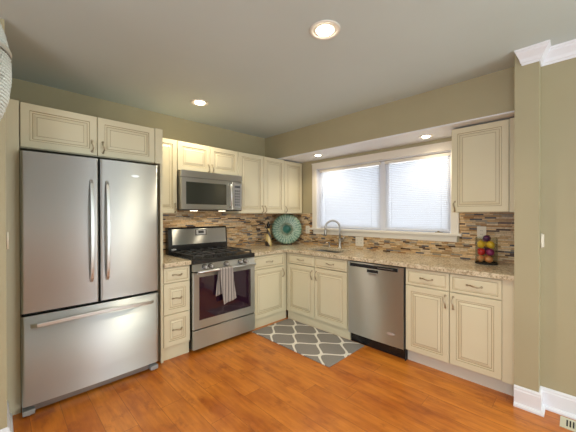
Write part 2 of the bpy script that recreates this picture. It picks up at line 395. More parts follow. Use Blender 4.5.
# crown on the dining side
prof = [(0, -.112), (.008, -.112), (.012, -.10), (.022, -.092), (.030, -.07), (.048, -.045), (.062, -.03), (.066, -.018), (.074, -.014), (.078, 0), (0, 0)]
prof = [(a * .74, b_ * .88) for a, b_ in prof]
path = [((-.67, -2.989), (-1, .0)), ((-.67, -3.118), (-1, -1)), ((-.56, -3.118), (-1, -1)), ((-.56, RY), (-1, 0))]
vs = []; fs = []
for pi_, ((x, y), (ox, oy)) in enumerate(path):
    for d_, h in prof:
        dy = (-.04 * (1 - d_ / .058) if pi_ == 0 else 0)
        vs.append((x + ox * d_, y + oy * d_ + dy, CZ + h))
np_ = len(prof)
for i in range(3):
    for k in range(np_): k2 = (k + 1) % np_; fs.append((i * np_ + k, i * np_ + k2, (i + 1) * np_ + k2, (i + 1) * np_ + k))
fs += [tuple(range(np_)), tuple(range(4 * np_ - 1, 3 * np_ - 1, -1))]
struct(MB().add(vs, fs).build('trim_2', M['trimwhite']))
# baseboards
def baseboard(name, path, hgt=.135):
    prof = [(0, 0), (.030, 0), (.030, .012), (.024, .022), (.014, .026), (.014, hgt - .03), (.011, hgt - .022), (.011, hgt - .012), (.004, hgt), (0, hgt)]
    vs = []; fs = []; q = len(prof)
    for (x, y), (ox, oy) in path:
        for d_, h in prof: vs.append((x + ox * d_, y + oy * d_, h))
    for i in range(len(path) - 1):
        for k in range(q): k2 = (k + 1) % q; fs.append((i * q + k, i * q + k2, (i + 1) * q + k2, (i + 1) * q + k))
    fs += [tuple(range(q)), tuple(range(len(path) * q - 1, (len(path) - 1) * q - 1, -1))]
    return struct(MB().add(vs, fs).build(name, M['trimwhite']))
baseboard('baseboard_right', [((-.67, -2.985), (-1, 0)), ((-.67, -3.118), (-1, -1)), ((-.56, -3.118), (-1, -1)), ((-.56, RY), (-1, 0))], .142)
baseboard('baseboard_fridge', [((-3.246, -.60), (1, 0)), ((-3.246, -.95), (1, -1)), ((-3.38, -.95), (0, -1))], .12)
baseboard('baseboard_rear', [((-1.85, RY), (0, 1)), ((LX, RY), (1, 1)), ((LX, -.001), (1, -1)), ((-3.38, -.001), (0, -1))], .14)

# kitchen window: casing, sill, apron, frame, sashes, panes
win = struct(bpy.data.objects.new('window_1', None)); COL.objects.link(win); win.location = (0, -1.505, 1.15)
def wl(mb): # world coords -> window local
    mb.v = [(x, y + 1.505, z - 1.15) for x, y, z in mb.v]; return mb
cas = MB()
cas.box(-.018, 0, -.618, -.547, 1.165, 2.094, bev=.003).box(-.018, 0, -2.462, -2.392, 1.165, 2.094, bev=.003).box(-.020, 0, -2.462, -.547, 2.018, 2.094, bev=.003)
cas.box(-.026, 0, -2.470, -.540, 2.090, 2.104, bev=.003)
wl(cas).build('window_casing', M['casing'], win)
wl(B(-.055, .10, -2.495, -.520, 1.142, 1.166, bev=.004)).build('window_sill', M['casing'], win)
wl(B(-.016, 0, -2.445, -.565, 1.078, 1.142, bev=.003)).build('apron', M['casing'], win)
jb = MB().box(.0, .148, -.630, -.6155, 1.152, 2.021).box(.0, .148, -2.3945, -2.380, 1.152, 2.021).box(.0, .148, -2.380, -.630, 2.006, 2.021)
wl(jb).build('jamb', M['trimwhite'], win)
wl(B(.052, .10, -1.650, -1.598, 1.167, 2.005, bev=.003)).build('mullion', M['trimwhite'], win)
for y0, y1 in ((-1.598, -.631), (-2.379, -1.650)):
    s_ = MB(); s_.box(.066, .098, y0, y0 + .04, 1.167, 2.005).box(.066, .098, y1 - .04, y1, 1.167, 2.005).box(.066, .098, y0 + .04, y1 - .04, 1.167, 1.205).box(.066, .098, y0 + .04, y1 - .04, 1.968, 2.005)
    so = wl(s_).build('sash', M['trimwhite'], win)
    wl(B(.080, .084, y0 + .0405, y1 - .0405, 1.2055, 1.9675)).build('pane', M['pane'], so)
wl(MB().box(-.012, .03, -2.30, -2.235, 1.1665, 1.173, bev=.002).box(.0, .018, -2.275, -2.255, 1.173, 1.185, bev=.002)).build('window_latch', M['nickel'], win)
# blinds
def blind(y0, y1, label):
    t = thing('venetian_blind', label, 'blind', (.036, (y0 + y1) / 2, 1.17), 0, 'blinds in the kitchen window'); w = y1 - y0
    H = .832
    B(-.018, .018, -w / 2, w / 2, H - .035, H, bev=.003).build('head_rail', M['casing'], t)
    B(-.012, .012, -w / 2 + .004, w / 2 - .004, .010, .022, bev=.003).build('bottom_rail', M['trimwhite'], t)
    sl = MB(); k = 36
    for i in range(k):
        z = .036 + i * (H - .09) / (k - 1)
        sl.add([(-.0085, -w / 2 + .004, z - .0085), (-.0085, w / 2 - .004, z - .0085), (-.0005, w / 2 - .004, z + .0015), (-.0005, -w / 2 + .004, z + .0015), (.0065, -w / 2 + .004, z + .0105), (.0065, w / 2 - .004, z + .0105),
                (-.0079, -w / 2 + .004, z - .0091), (-.0079, w / 2 - .004, z - .0091), (.0003, w / 2 - .004, z + .0007), (.0003, -w / 2 + .004, z + .0007), (.0071, -w / 2 + .004, z + .0099), (.0071, w / 2 - .004, z + .0099)],
               [(0, 1, 2, 3), (3, 2, 5, 4), (6, 9, 8, 7), (9, 10, 11, 8), (0, 6, 7, 1), (4, 5, 11, 10), (0, 3, 9, 6), (3, 4, 10, 9), (1, 7, 8, 2), (2, 8, 11, 5)])
    so = sl.build('slats', M['slat'], t)
    for f in (-.38, .38): MB().tube([(-.011, w * f, .016), (-.011, w * f, H - .036)], .0012, 5).build('ladder_cord', M['trimwhite'], t)
    MB().tube([(-.022, w / 2 - .06, H - .02), (-.024, w / 2 - .06, H - .42)], .0035, 6).build('tilt_wand', M['trimwhite'], t)
blind(-1.592, -.652, 'white venetian blind closed over the left half of window, above faucet')
blind(-2.372, -1.655, 'white venetian blind closed over the right half of window, above dishwasher')
# unseen framed glass added behind the camera for light and reflections
def bigwin(name, boxes, pane, loc):
    o = struct(bpy.data.objects.new(name, None)); COL.objects.link(o); o.location = loc
    mb = MB()
    for b_ in boxes: mb.box(*b_)
    mb.v = [(x - loc[0], y - loc[1], z - loc[2]) for x, y, z in mb.v]; mb.build('frame', M['trimwhite'], o)
    mb = MB()
    for b_ in pane: mb.box(*b_)
    mb.v = [(x - loc[0], y - loc[1], z - loc[2]) for x, y, z in mb.v]; mb.build('pane', M['pane'], o)
ry0, ry1 = RY - .08, RY - .03
bigwin('door_1', [(-1.85, -1.78, ry0, ry1, 0, 2.1), (-.73, -.66, ry0, ry1, 0, 2.1), (-1.78, -.73, ry0, ry1, 2.02, 2.1), (-1.78, -.73, ry0, ry1, 0, .08)], [(-1.78, -1.19, RY - .058, RY - .052, .08, 2.02), (-1.04, -.73, RY - .058, RY - .052, .08, 2.02)], (-1.2, RY - .05, 0))  # unseen patio door, added to light the kitchen and reflect in the steel
bigwin('added_window_2', [(LX - .08, LX - .03, -4.6, -4.53, .7, 2.2), (LX - .08, LX - .03, -2.67, -2.6, .7, 2.2), (LX - .08, LX - .03, -4.53, -2.67, 2.13, 2.2), (LX - .08, LX - .03, -4.53, -2.67, .7, .77), (LX - .08, LX - .03, -3.63, -3.57, .77, 2.13)], [(LX - .058, LX - .052, -4.53, -3.63, .77, 2.13), (LX - .058, LX - .052, -3.57, -2.67, .77, 2.13)], (LX - .05, -3.6, .7))  # unseen side window, added for fill light

bigwin('added_window_3', [(-.50, -.46, -6.0, -5.94, .35, 2.15), (-.50, -.46, -5.06, -5.0, .35, 2.15), (-.50, -.46, -5.94, -5.06, 2.09, 2.15), (-.50, -.46, -5.94, -5.06, .35, .41)], [(-.483, -.477, -5.94, -5.06, .41, 2.09)], (-.48, -5.5, .35))  # unseen far window, added to brighten what the fridge reflects

ds_ = struct(B(-1.189, -1.041, ry0 + .002, RY - .02, .081, 2.019).build('added_trim_3', paint('reflection_stripe_wood', (0.55, 0.26, 0.09))))  # unseen stile, added to put an orange stripe in the steel's reflection
# ------------------------------------------------------------------ cabinets
def profile(w, h):
    s_ = min(1.0, min(w, h) / .27)
    if min(w, h) < .17: s_ = min(w, h) / .20 * .62
    p = [(0, .003, 0), (.003, 0, 0), (.048, 0, 1), (.052, .005, 0), (.062, .005, 1), (.067, .006, 0), (.086, .0005, 1), (.0895, .0015, 0), (.093, .0005, 0)]
    if min(w, h) < .17: p = [(0, .003, 0), (.004, 0, 0), (.048, 0, 1), (.056, .005, 0), (.066, .005, 0), (.080, .0005, 0)]
    return [(a * s_ if i > 1 else a, y, mi) for i, (a, y, mi) in enumerate(p)]
def front(name, x0, x1, z0, z1, parent): 
    return MB().rings(x0, x1, z0, z1, profile(x1 - x0, z1 - z0), .0195).build(name, [M['cream'], M['glaze']], parent)
def pull(cx, cz, vertical, parent, L=.10, name=None):
    mb = MB(); pts = []; rs = []
    k = 12
    for i in range(k + 1):
        t = i / k; s_ = (t - .5) * L; out = -.030 * math.sin(PI * t) ** .55 if 0 < t < 1 else 0
        lat = .005 * math.sin(2 * PI * t)
        pts.append((cx + lat, out - .0, cz + s_) if vertical else (cx + s_, out, cz + lat)); rs.append(.0058 if abs(t - .5) < .3 else .0042)
    mb.tube(pts, rs, 8)
    for e in (-1, 1):
        c_ = (cx, 0, cz + e * L / 2) if vertical else (cx + e * L / 2, 0, cz)
        mb.lathe([(0.0001, -.006), (.006, -.006), (.009, -.002), (.009, 0)], c_, 12, axis='y')
    return mb.build(name or 'handle', M['nickel'], parent)
def carcass_base(t, w, d=.585, kick='kick', y0=.0205):
    mb = MB().box(0, w, y0, d, .105, .874)
    mb.build('carcass', M['cream'], t)
    B(.0, w, .052 if kick == 'kick' else .030, .075, 0, .1045).build('toe_kick', M[kick], t)

RZ = -PI / 2
g = .0025
KB = 'cream base cabinets under the worktop'; KU = 'cream wall cabinets'
# three-drawer unit beside fridge
t = thing('drawer_cabinet', 'narrow cream cabinet of three drawers between refrigerator and gas range', 'cabinet', (-2.206, -.615, 0), 0, KB)
w = .259; carcass_base(t, w, .610, 'cream')
for z0, z1 in ((.722, .862), (.428, .717), (.128, .423)):
    d_ = front('drawer', g, w - g, z0, z1, t); pull(w / 2, (z0 + z1) / 2, False, d_, .085)
# corner-side cabinet right of range
t = thing('base_cabinet', 'cream base cabinet with one drawer over one door, right of the gas range', 'cabinet', (-1.173, -.615, 0), 0, KB)
w = .56; carcass_base(t, .5765, .610, 'cream')
d_ = front('drawer', .012, w - .045, .705, .860, t); pull(.012 + (w - .057) / 2, .782, False, d_)
d_ = front('door', .012, w - .045, .118, .697, t); pull(w - .072, .615, True, d_)
# sink base
t = thing('sink_cabinet', 'cream sink cabinet with two doors under two false drawer fronts, beside dishwasher', 'cabinet', (-.615, -.617, 0), RZ, KB)
w = .930
mb = MB().box(-.0185, .018, .0205, .61, .105, .874).box(w - .018, w, .0205, .61, .105, .874).box(.018, w - .018, .0205, .61, .105, .125).box(.018, w - .018, .595, .61, .125, .874)
mb.box(.018, w - .018, .0205, .038, .125, .16).box(.018, w - .018, .0205, .038, .69, .72).box(.018, w - .018, .0205, .038, .852, .874).box(w / 2 - .02, w / 2 + .02, .0205, .038, .16, .852)
mb.build('carcass', M['cream'], t)
B(.0, w + .020, .024, .050, 0, .1045).build('toe_kick', M['cream'], t)
for x0, x1, hx in ((.018, w / 2 - .004, w / 2 - .034), (w / 2 + .004, w - .006, w / 2 + .034)):
    d_ = front('drawer_front', x0, x1, .735, .862, t); pull((x0 + x1) / 2, .797, False, d_)
    d_ = front('door', x0, x1, .118, .727, t); pull(hx, .635, True, d_)
# two right base cabinets
def rbase(y, w, label, hside):
    t = thing('base_cabinet', label, 'cabinet', (-.615, y, 0), RZ, KB); carcass_base(t, w, .610)
    d_ = front('drawer', g, w - g, .715, .864, t); pull(w / 2, .790, False, d_)
    d_ = front('door', g, w - g, .112, .708, t); pull(w - .03 if hside else .03, .625, True, d_)
    return t
rbase(-2.178, .368, 'cream drawer-over-door base cabinet directly right of the dishwasher', True)
t = rbase(-2.5465, .360, 'cream drawer-over-door base cabinet at the right end, against wall corner', False)
B(.360, .4375, .006, .61, .105, .874).build('end_panel', M['cream'], t); B(.360, .4375, .052, .075, 0, .1045).build('toe_kick', M['kick'], t)

# worktops
top = MB().cells([-.646, -.505, -.125, 0], [-2.9845, -1.325, -.790, 0], lambda i, j: not (i == 1 and j == 1), .876, .914)
# L: add the leg along the range wall in the same grid
xs_ = [-1.172, -.646, -.505, -.125, -.0005]; ys_ = [-2.9845, -1.325, -.790, -.646, -.0005]
def fL(i, j):
    if i == 0: return j == 3
    return not (i == 2 and j == 1)
wt = MB().cells(xs_, ys_, fL, .8755, .914).build('granite_worktop', M['granite'], bevel=.004)
tag(wt, 'long L-shaped beige granite worktop running under the window and around the corner', 'worktop')
wt2 = B(-2.206, -1.947, -.646, -.0005, .8755, .914).build('granite_worktop', M['granite'], bevel=.004)
tag(wt2, 'short piece of beige granite worktop between refrigerator and gas range', 'worktop')

# backsplashes
bA = MB().box(-2.206, -.0085, -.008, -.0005, .9145, 1.3745).box(-1.95, -1.185, -.008, -.0005, 1.3745, 1.405)
tag(bA.build('mosaic_backsplash', M['tileA']), 'strip mosaic tile backsplash on the wall behind the gas range', 'backsplash')
bB = MB().cells([-2.9845, -2.465, -.545, -.0005], [.9145, 1.0775, 1.3745], lambda i, j: not (i == 1 and j == 1), -.008, -.0005, swap=lambda a, b_, c_: (c_, a, b_))
tag(bB.build('mosaic_backsplash', M['tileB']), 'strip mosaic tile backsplash below and beside the window', 'backsplash')

# wall cabinets
def upper(name, label, x, w, z0, z1, doors, loc=None, rz=0, d=.345, extra=None):
    t = thing(name, label, 'cabinet', loc or (x, -.348, z0), rz, KU); h = z1 - z0
    B(0, w, .0205, d, 0, h).build('carcass', M['cream'], t)
    for x0, x1, hx in doors:
        d_ = front('door', x0 + g, x1 - g, .004, h - .004, t); pull(hx, .055, True, d_, min(.085, h * .32))
    if extra: B(*extra, .006, d, 0, h).build('gap_filler_strip', M['cream'], t)
    return t
upper('wall_cabinet', 'narrow single-door cream wall cabinet between refrigerator panel and microwave', -2.206, .254, 1.376, 2.14, [(0, .254, .230)])
upper('wall_cabinet', 'short two-door cream wall cabinet directly above the microwave', -1.950, .765, 1.828, 2.14, [(0, .3825, .358), (.3825, .765, .407)])
upper('wall_cabinet', 'tall two-door cream wall cabinet immediately right of the microwave', -1.183, .790, 1.376, 2.14, [(0, .406, .380), (.406, .790, .432)])
upper('wall_cabinet', 'single-door cream wall cabinet in the room corner, left of the window', -.391, .389, 1.376, 2.134, [(0, .375, .026)])
upper('wall_cabinet', 'single-door cream wall cabinet right of the window above the fruit jar', 0, .425, 1.376, 2.134, [(0, .425, .028)], (-.348, -2.487, 1.376), RZ, extra=(.4265, .4965))
# over-fridge cabinet and its tall side panels
t = thing('over_fridge_cabinet', 'wide shallow two-door cream cabinet directly above the refrigerator', 'cabinet', (-3.170, -.600, 1.828), 0, KU)
B(0, .900, .0205, .597, 0, .316).build('carcass', M['cream'], t)
for x0, x1, hx in ((0, .455, .418), (.455, .900, .492)):
    d_ = front('door', x0 + g, x1 - g, .004, .312, t); pull(hx, .075, True, d_, .085)
pl = MB().box(-2.2685, -2.2025, -.600, -.575, 1.828, 2.144).box(-2.230, -2.2075, -.612, -.0005, 0, 1.8275).box(-2.230, -2.2075, -.5745, -.0005, 1.8275, 2.144)
tag(pl.build('side_panel', M['cream']), 'tall cream panel standing right of the refrigerator, beside the drawers', 'panel')
tag(B(-3.2455, -3.1735, -.600, -.0005, 0, 2.144).build('side_panel', M['cream']), 'tall cream panel standing left of the refrigerator by the wall', 'panel')

# ------------------------------------------------------------------ refrigerator
t = thing('refrigerator', 'stainless steel french-door refrigerator with bottom freezer drawer', 'refrigerator', (-2.728, -.713, 0))
w = .888; hw = w / 2
B(-hw + .008, hw - .008, .075, .69, .05, 1.775).build('body', M['steel_dark'], t)
def fdoor(x0, x1, z0, z1, bulge=.012, name='door'):
    mb = MB(); nu, nv = 28, 2; rad = .012
    def prof_y(u):
        x = x0 + u * (x1 - x0); e = min(x - x0, x1 - x)
        y = bulge * (2 * (x / w)) ** 2 * 1.0
        if e < rad: y += rad - math.sqrt(max(0, rad * rad - (rad - e) ** 2))
        return y
    us = [0, .004, .01, .02, .03] + [.05 + .9 * i / 24 for i in range(25)] + [.97, .98, .99, .996, 1]
    vs = []
    for z in (z0, z1):
        for u_ in us: vs.append((x0 + u_ * (x1 - x0), prof_y(u_), z))
    for z in (z0, z1):
        for u_ in us: vs.append((x0 + u_ * (x1 - x0), .070, z))
    q = len(us); fs = []; 
    for i in range(q - 1):
        fs += [(i, i + 1, q + i + 1, q + i)]
    sm = MB(); sm.add(vs, fs, 0, True)
    f2 = [(2 * q + i, 3 * q + i, 3 * q + i + 1, 2 * q + i + 1) for i in range(q - 1)] + [(i, 2 * q + i, 2 * q + i + 1, i + 1) for i in range(q - 1)] + [(q + i, q + i + 1, 3 * q + i + 1, 3 * q + i) for i in range(q - 1)]
    f2 += [(0, q, 3 * q, 2 * q), (q - 1, 3 * q - 1 , 4 * q - 1, 2 * q - 1)]
    f2[-1] = (q - 1, 2 * q - 1, 4 * q - 1, 3 * q - 1)
    o_ = 0
    for f_ in f2: sm.f.append(list(f_)); sm.mi.append(0); sm.sm.append(False)
    return sm.build(name, M['steel'], t)
dl = fdoor(-hw, -.0045, .700, 1.790); dr = fdoor(.0045, hw, .700, 1.790)
fz_ = fdoor(-hw, hw, .075, .680, name='freezer_drawer')
B(-hw + .004, hw - .004, .045, .075, .6805, .6995).build('door_gasket', M['gap'], t)
B(-.0040, .0040, .03, .075, .700, 1.788).build('door_gasket', M['gap'], t)
B(-hw, hw, .10, .69, 1.7905, 1.800).build('top_cover', M['gap'], t)
for s_, par in ((-1, dl), (1, dr)):
    x = .052 * s_
    pts = [(x, .012 - (.060 * min(1, math.sin(PI * min(max(i / 20, 0), 1)) ** .45 if 0 < i < 20 else 0)), .845 + .79 * i / 20) for i in range(21)]
    mb = MB()
    vs = []; fs = []
    for i, (a, b_, c_) in enumerate(pts):
        hx, hy = .011, .007
        vs += [(a - hx, b_ - hy, c_), (a + hx, b_ - hy, c_), (a + hx, b_ + hy, c_), (a - hx, b_ + hy, c_)]
    for i in range(20):
        for k in range(4): k2 = (k + 1) % 4; fs.append((i * 4 + k, i * 4 + k2, i * 4 + 4 + k2, i * 4 + 4 + k))
    fs += [(3, 2, 1, 0), (80, 81, 82, 83)]
    mb.add(vs, fs, 0, False); mb.build('handle', M['steel_h'], par, bevel=.003)
pts = [(-.40 + .80 * i / 24, .006 - (.055 * (math.sin(PI * i / 24) ** .4 if 0 < i < 24 else 0)), .612 + .018 * math.sin(PI * i / 24)) for i in range(25)]
vs = []; fs = []
for a, b_, c_ in pts: vs += [(a, b_ - .008, c_ - .013), (a, b_ - .008, c_ + .013), (a, b_ + .008, c_ + .013), (a, b_ + .008, c_ - .013)]
for i in range(24):
    for k in range(4): k2 = (k + 1) % 4; fs.append((i * 4 + k, i * 4 + k2, i * 4 + 4 + k2, i * 4 + 4 + k))
fs += [(3, 2, 1, 0), (96, 97, 98, 99)]
MB().add(vs, fs).build('handle', M['steel_h'], fz_, bevel=.003)
B(-hw + .05, hw - .07, .055, .10, .015, .070).build('base_grille', M['steel_dark'], t)
for s_ in (-1, 1): MB().box(s_ * (hw - .035) - .032, s_ * (hw - .035) + .032, .012, .09, .012, .045, bev=.004).lathe([(.018, 0), (.018, .012)], (s_ * (hw - .035), .05, 0), 16, cap=True).build('foot', M['greyplastic'], t)
def oval(cx, y, cz, rx, rz, mtl, parent, name='badge'):
    vs = [(cx + rx * math.cos(2 * PI * i / 24), y, cz + rz * math.sin(2 * PI * i / 24)) for i in range(24)]; vs += [(a, y + .003, c_) for a, b_, c_ in vs]
    fs = [tuple(range(24)), tuple(range(47, 23, -1))] + [(i, (i + 1) % 24, 24 + (i + 1) % 24, 24 + i) for i in range(24)]
    return MB().add(vs, fs).build(name, mtl, parent)
oval(.255, -.0005, 1.68, .030, .009, M['badge'], dr)

# ------------------------------------------------------------------ gas range
t = thing('gas_range', 'stainless steel gas range with black cooktop and striped towel on its door', 'stove', (-1.942, -.668, 0))
w = .762
B(.004, w - .004, .03, .64, .03, .865).build('body', M['black'], t)
dr_ = B(.002, w - .002, 0, .03, .035, .222, bev=.004).build('storage_drawer', M['steel'], t)
od = MB().rings(.002, w - .002, .232, .775, [(0, .004, 0), (.004, 0, 0), (.055, 0, 0)], .030).box(.002, w - .002, 0.0, .0298, .775, .790).build('oven_door', M['steel'], t)
B(.064, w - .064, -.0012, .001, .318, .742).build('oven_window', M['ovglass'], od)
hd = MB().tube([(.03, -.045, .800), (w - .03, -.045, .800)], .013, 14)
for x in (.05, w - .05): hd.tube([(x, 0.005, .782), (x, -.02, .795), (x, -.045, .800)], .011, 10)
hd.build('handle', M['steel_h'], od)
# sloped control panel
mb = MB(); z0, z1 = .802, .872
vs = [(.002, -.004, z0), (w - .002, -.004, z0), (w - .002, .012, z1), (.002, .012, z1), (.002, .03, z0), (w - .002, .03, z0), (w - .002, .03, z1), (.002, .03, z1)]
cp = mb.add(vs, [(0, 1, 2, 3), (5, 4, 7, 6), (4, 5, 1, 0), (3, 2, 6, 7), (4, 0, 3, 7), (1, 5, 6, 2)]).build('control_panel', M['steel'], t)
for x in (.125, .195, .375, .555, .625):
    k_ = MB().lathe([(.001, -.036), (.0175, -.036), (.021, -.030), (.0225, -.004), (.026, 0), (.026, .006)], (x, .002, .838), 20, axis='y', mi=0)
    k_.box(x - .003, x + .003, -.037, -.034, .825, .853, mi=1)
    k_.build('knob', [M['steel_dark'], M['badge']], cp)
    MB().lathe([(.030, -.0015), (.030, .004), (.001, .004), (.001, -.0015), (.030, -.0015)], (x, .004, .838), 20, axis='y').build('knob_collar', M['black'], cp)
B(-.001, w + .001, .004, .640, .873, .918, bev=.006).build('cooktop', M['black'], t)
# burners + grates
for bx, by in ((.17, .20), (.59, .20), (.17, .47), (.59, .47), (.38, .335)):
    MB().lathe([(.001, .934), (.034, .934), (.038, .929), (.038, .9245), (.050, .9245), (.054, .9185)], (bx, by, 0), 20).build('burner', M['blackmatte'], t)
for gx0, gx1 in ((.03, .262), (.272, .490), (.500, .732)):
    gr_ = MB(); y0, y1 = .045, .590; z = .952
    for x in (gx0, gx1): gr_.box(x - .006, x + .006, y0, y1, z - .008, z + .004, bev=.002)
    for y in (y0, (y0 + y1) / 2, y1): gr_.box(gx0, gx1, y - .006, y + .006, z - .008, z + .004, bev=.002)
    cxm = (gx0 + gx1) / 2; gr_.box(cxm - .006, cxm + .006, y0, y1, z - .006, z + .006, bev=.002)
    for y in (.2, .47): gr_.box(gx0, gx1, y - .006, y + .006, z - .006, z + .006, bev=.002)
    for x in (gx0, gx1):
        for y in (y0, y1): gr_.box(x - .008, x + .008, y - .008, y + .008, .9185, z - .006)
    gr_.build('grate', M['blackmatte'], t)
# backguard
bgd = MB(); x0, x1 = 0, w
vs = [(x0, .575, .919), (x1, .575, .919), (x1, .575, 1.0), (x0, .575, 1.0), (x0, .590, 1.19), (x1, .590, 1.19), (x0, .610, 1.215), (x1, .610, 1.215), (x0, .655, 1.215), (x1, .655, 1.215), (x0, .655, .919), (x1, .655, .919)]
bk = bgd.add(vs, [(0, 1, 2, 3), (3, 2, 5, 4), (4, 5, 7, 6), (6, 7, 9, 8), (8, 9, 11, 10), (10, 11, 1, 0), (0, 3, 4, 6, 8, 10), (1, 11, 9, 7, 5, 2)]).build('backguard', M['black'], t)
def on_bg(x0, x1, z0, z1, off, name, mtl, par):
    yy = lambda z: .575 + .015 * (z - 1.0) / .19
    vs = [(x0, yy(z0) - off, z0), (x1, yy(z0) - off, z0), (x1, yy(z1) - off, z1), (x0, yy(z1) - off, z1)]; vs += [(a, b_ + .004, c_) for a, b_, c_ in vs]
    return MB().add(vs, [(0, 1, 2, 3), (7, 6, 5, 4), (0, 4, 5, 1), (2, 6, 7, 3), (1, 5, 6, 2), (0, 3, 7, 4)]).build(name, mtl, par)
sp_ = on_bg(.045, w - .020, 1.018, 1.195, .004, 'steel_fascia', M['steel'], bk)
on_bg(.325, .470, 1.115, 1.185, .006, 'control_display', M['black'], bk)
on_bg(.335, .460, 1.122, 1.178, .007, 'control_display', M['greyplastic'], bk)
on_bg(.362, .432, 1.140, 1.170, .009, 'clock_display', M['display'], bk)
oval(.06, .571, .968, .030, .009, M['badge'], bk)
# striped towel over the oven handle
tw = MB(); x0, wd_, zt, r_ = 0, .150, .0, .016
def twf(u_, v_):
    L1, L2 = .345, .26; arc = PI * r_; tot = L1 + L2 + arc; s_ = v_ * tot
    k_ = 1 + .0
    if s_ < L1: y, z = -r_, -(L1 - s_)
    elif s_ < L1 + arc: a_ = (s_ - L1) / r_; y, z = -r_ * math.cos(a_), r_ * math.sin(a_)
    else: y, z = r_, -(s_ - L1 - arc)
    dr2 = abs(min(0, z)) / .345
    x = (u_ - .5) * (wd_ + (.015 * dr2)) + (.045 * (1 - v_ * 1.3) * dr2 if y < 0 else -.04 * dr2)
    y += .006 * math.sin(u_ * 3 * PI + z * 4) * dr2 * (1 if y < 0 else .6) - (.004 if y < 0 else -.002)
    return (x, y, z + .012 * (u_ - .5) * (1 if z < 0 else 0) * dr2 * 3)
tw.grid(twf, 20, 60)
to = tw.build('dish_towel', M['towel'], loc=(-1.603, -.713, .800))
so = to.modifiers.new('solid', 'SOLIDIFY'); so.thickness = .003; so.offset = 0
tag(to, 'grey and white striped dish towel hanging over the oven door handle', 'towel')

# ------------------------------------------------------------------ microwave
t = thing('microwave', 'stainless steel over-the-range microwave mounted above the gas range', 'microwave', (-1.948, -.430, 1.405))
w = .760
B(.002, w - .002, .03, .42, 0.012, .418).build('body', M['steel_dark'], t)
us_ = B(.002, w - .002, .015, .42, 0, .0115).build('underside', M['black'], t)
for x in (.20, .56):
    B(x - .035, x + .035, .10, .15, -.002, 0).build('task_light', M['bulb_small'], us_)
    l = bpy.data.lights.new('lamp', 'SPOT'); l.energy = 2.2; l.color = (1.0, 0.82, 0.58); l.spot_size = math.radians(160); l.spot_blend = .6; l.shadow_soft_size = .02
    o = bpy.data.objects.new('lamp', l); COL.objects.link(o); o.parent = us_; o.location = (x, .19, -.012)
B(0, w, 0, .0295, .352, .4215, bev=.003).build('vent_grille', M['steel'], t)
md = MB().rings(0, .618, .012, .346, [(0, .004, 0), (.004, 0, 0), (.045, 0, 0)], .0295).build('door', M['steel'], t)
B(.052, .540, -.0012, .001, .068, .302).build('door_window', M['mwglass'], md)
MB().tube([(.584, 0, .045), (.584, -.034, .062), (.584, -.040, .18), (.584, -.034, .298), (.584, 0, .315)], .011, 12).build('handle', M['steel_h'], md)
kp = MB().rings(.621, w, .012, .346, [(0, .004, 0), (.004, 0, 0)], .0295).build('control_panel', M['steel'], t)
B(.640, .742, -.0012, .001, .045, .315).build('keypad', M['greyplastic'], kp)
B(.652, .730, -.0022, -.001, .272, .300).build('clock_display', M['display'], kp)
mb = MB()
for i in range(3):
    for j in range(6): mb.box(.656 + i * .026, .674 + i * .026, -.0022, -.001, .062 + j * .033, .080 + j * .033)
mb.build('key_buttons', M['display'], kp)

# ------------------------------------------------------------------ dishwasher
t = thing('dishwasher', 'stainless steel dishwasher with black control strip between sink and right cabinets', 'dishwasher', (-.640, -1.572, 0), RZ)
w = .598
B(.004, w - .004, .035, .62, .10, .868).build('body', M['black'], t)
def dwf(u_, v_): return (u_ * w, .006 * (2 * u_ - 1) ** 2 + (.0), .108 + v_ * .755)
dd = MB().grid(dwf, 16, 1)
dd.box(0, w, .0065, .034, .108, .863).build('door', M['steel'], t)
dd_ = [o for o in t.children if o.name.startswith('door')][0]
cpn = B(.025, w - .055, -.003, .008, .818, .852, bev=.002).build('control_strip', M['black'], dd_)
B(.34, .50, -.0036, -.0028, .831, .838).build('button_row', M['steel_dark'], cpn)
hp = MB()
hp.box(.225, .345, -.004, .004, .778, .806, bev=.002).build('handle_recess', M['black'], dd_)
MB().box(.235, .335, -.016, -.003, .770, .780, bev=.003).build('handle', M['steel_h'], dd_)
oval(.475, -.004, .222, .038, .013, M['badge'], dd_)
B(.003, w - .003, .055, .10, 0.0, .1).build('toe_kick', M['black'], t)
B(w + .0005, w + .007, .03, .6, 0, .873).build('gap_filler_strip', M['gap'], t)  # dark strip stands in for shade in the gap to the next cabinet

# ------------------------------------------------------------------ sink, faucet
t = thing('kitchen_sink', 'undermount stainless sink basin set in granite below the window', 'sink', (-.315, -1.0575, .700))
a0, a1, b0, b1 = -.189, .189, -.266, .266
mb = MB(); th = .002; zt = .2135
def bowl(ins, z): return [(a0 + ins, b0 + ins, z), (a1 - ins, b0 + ins, z), (a1 - ins, b1 - ins, z), (a0 + ins, b1 - ins, z)]
zt = .175
vs = bowl(-.012, zt) + bowl(.0, zt) + bowl(.004, .03) + bowl(.03, .006) + bowl(.03, .0) + bowl(-.004, .03) + bowl(-.012, zt - .003)
fs = []
for i in range(6):
    for k in range(4): k2 = (k + 1) % 4; fs.append((i * 4 + k, i * 4 + k2, i * 4 + 4 + k2, i * 4 + 4 + k))
for k in range(4): k2 = (k + 1) % 4; fs.append((24 + k, 24 + k2, k2, k))
fs += [(12, 13, 14, 15), (19, 18, 17, 16)]
mb.add(vs, fs).build('basin', M['sink'], t)
MB().lathe([(.001, .0075), (.03, .0075), (.043, .010), (.045, .0065)], (0, 0, 0), 20).build('drain', M['steel_h'], t)
t = thing('gooseneck_faucet', 'tall brushed nickel gooseneck faucet standing behind the sink', 'faucet', (-.075, -1.075, .914))
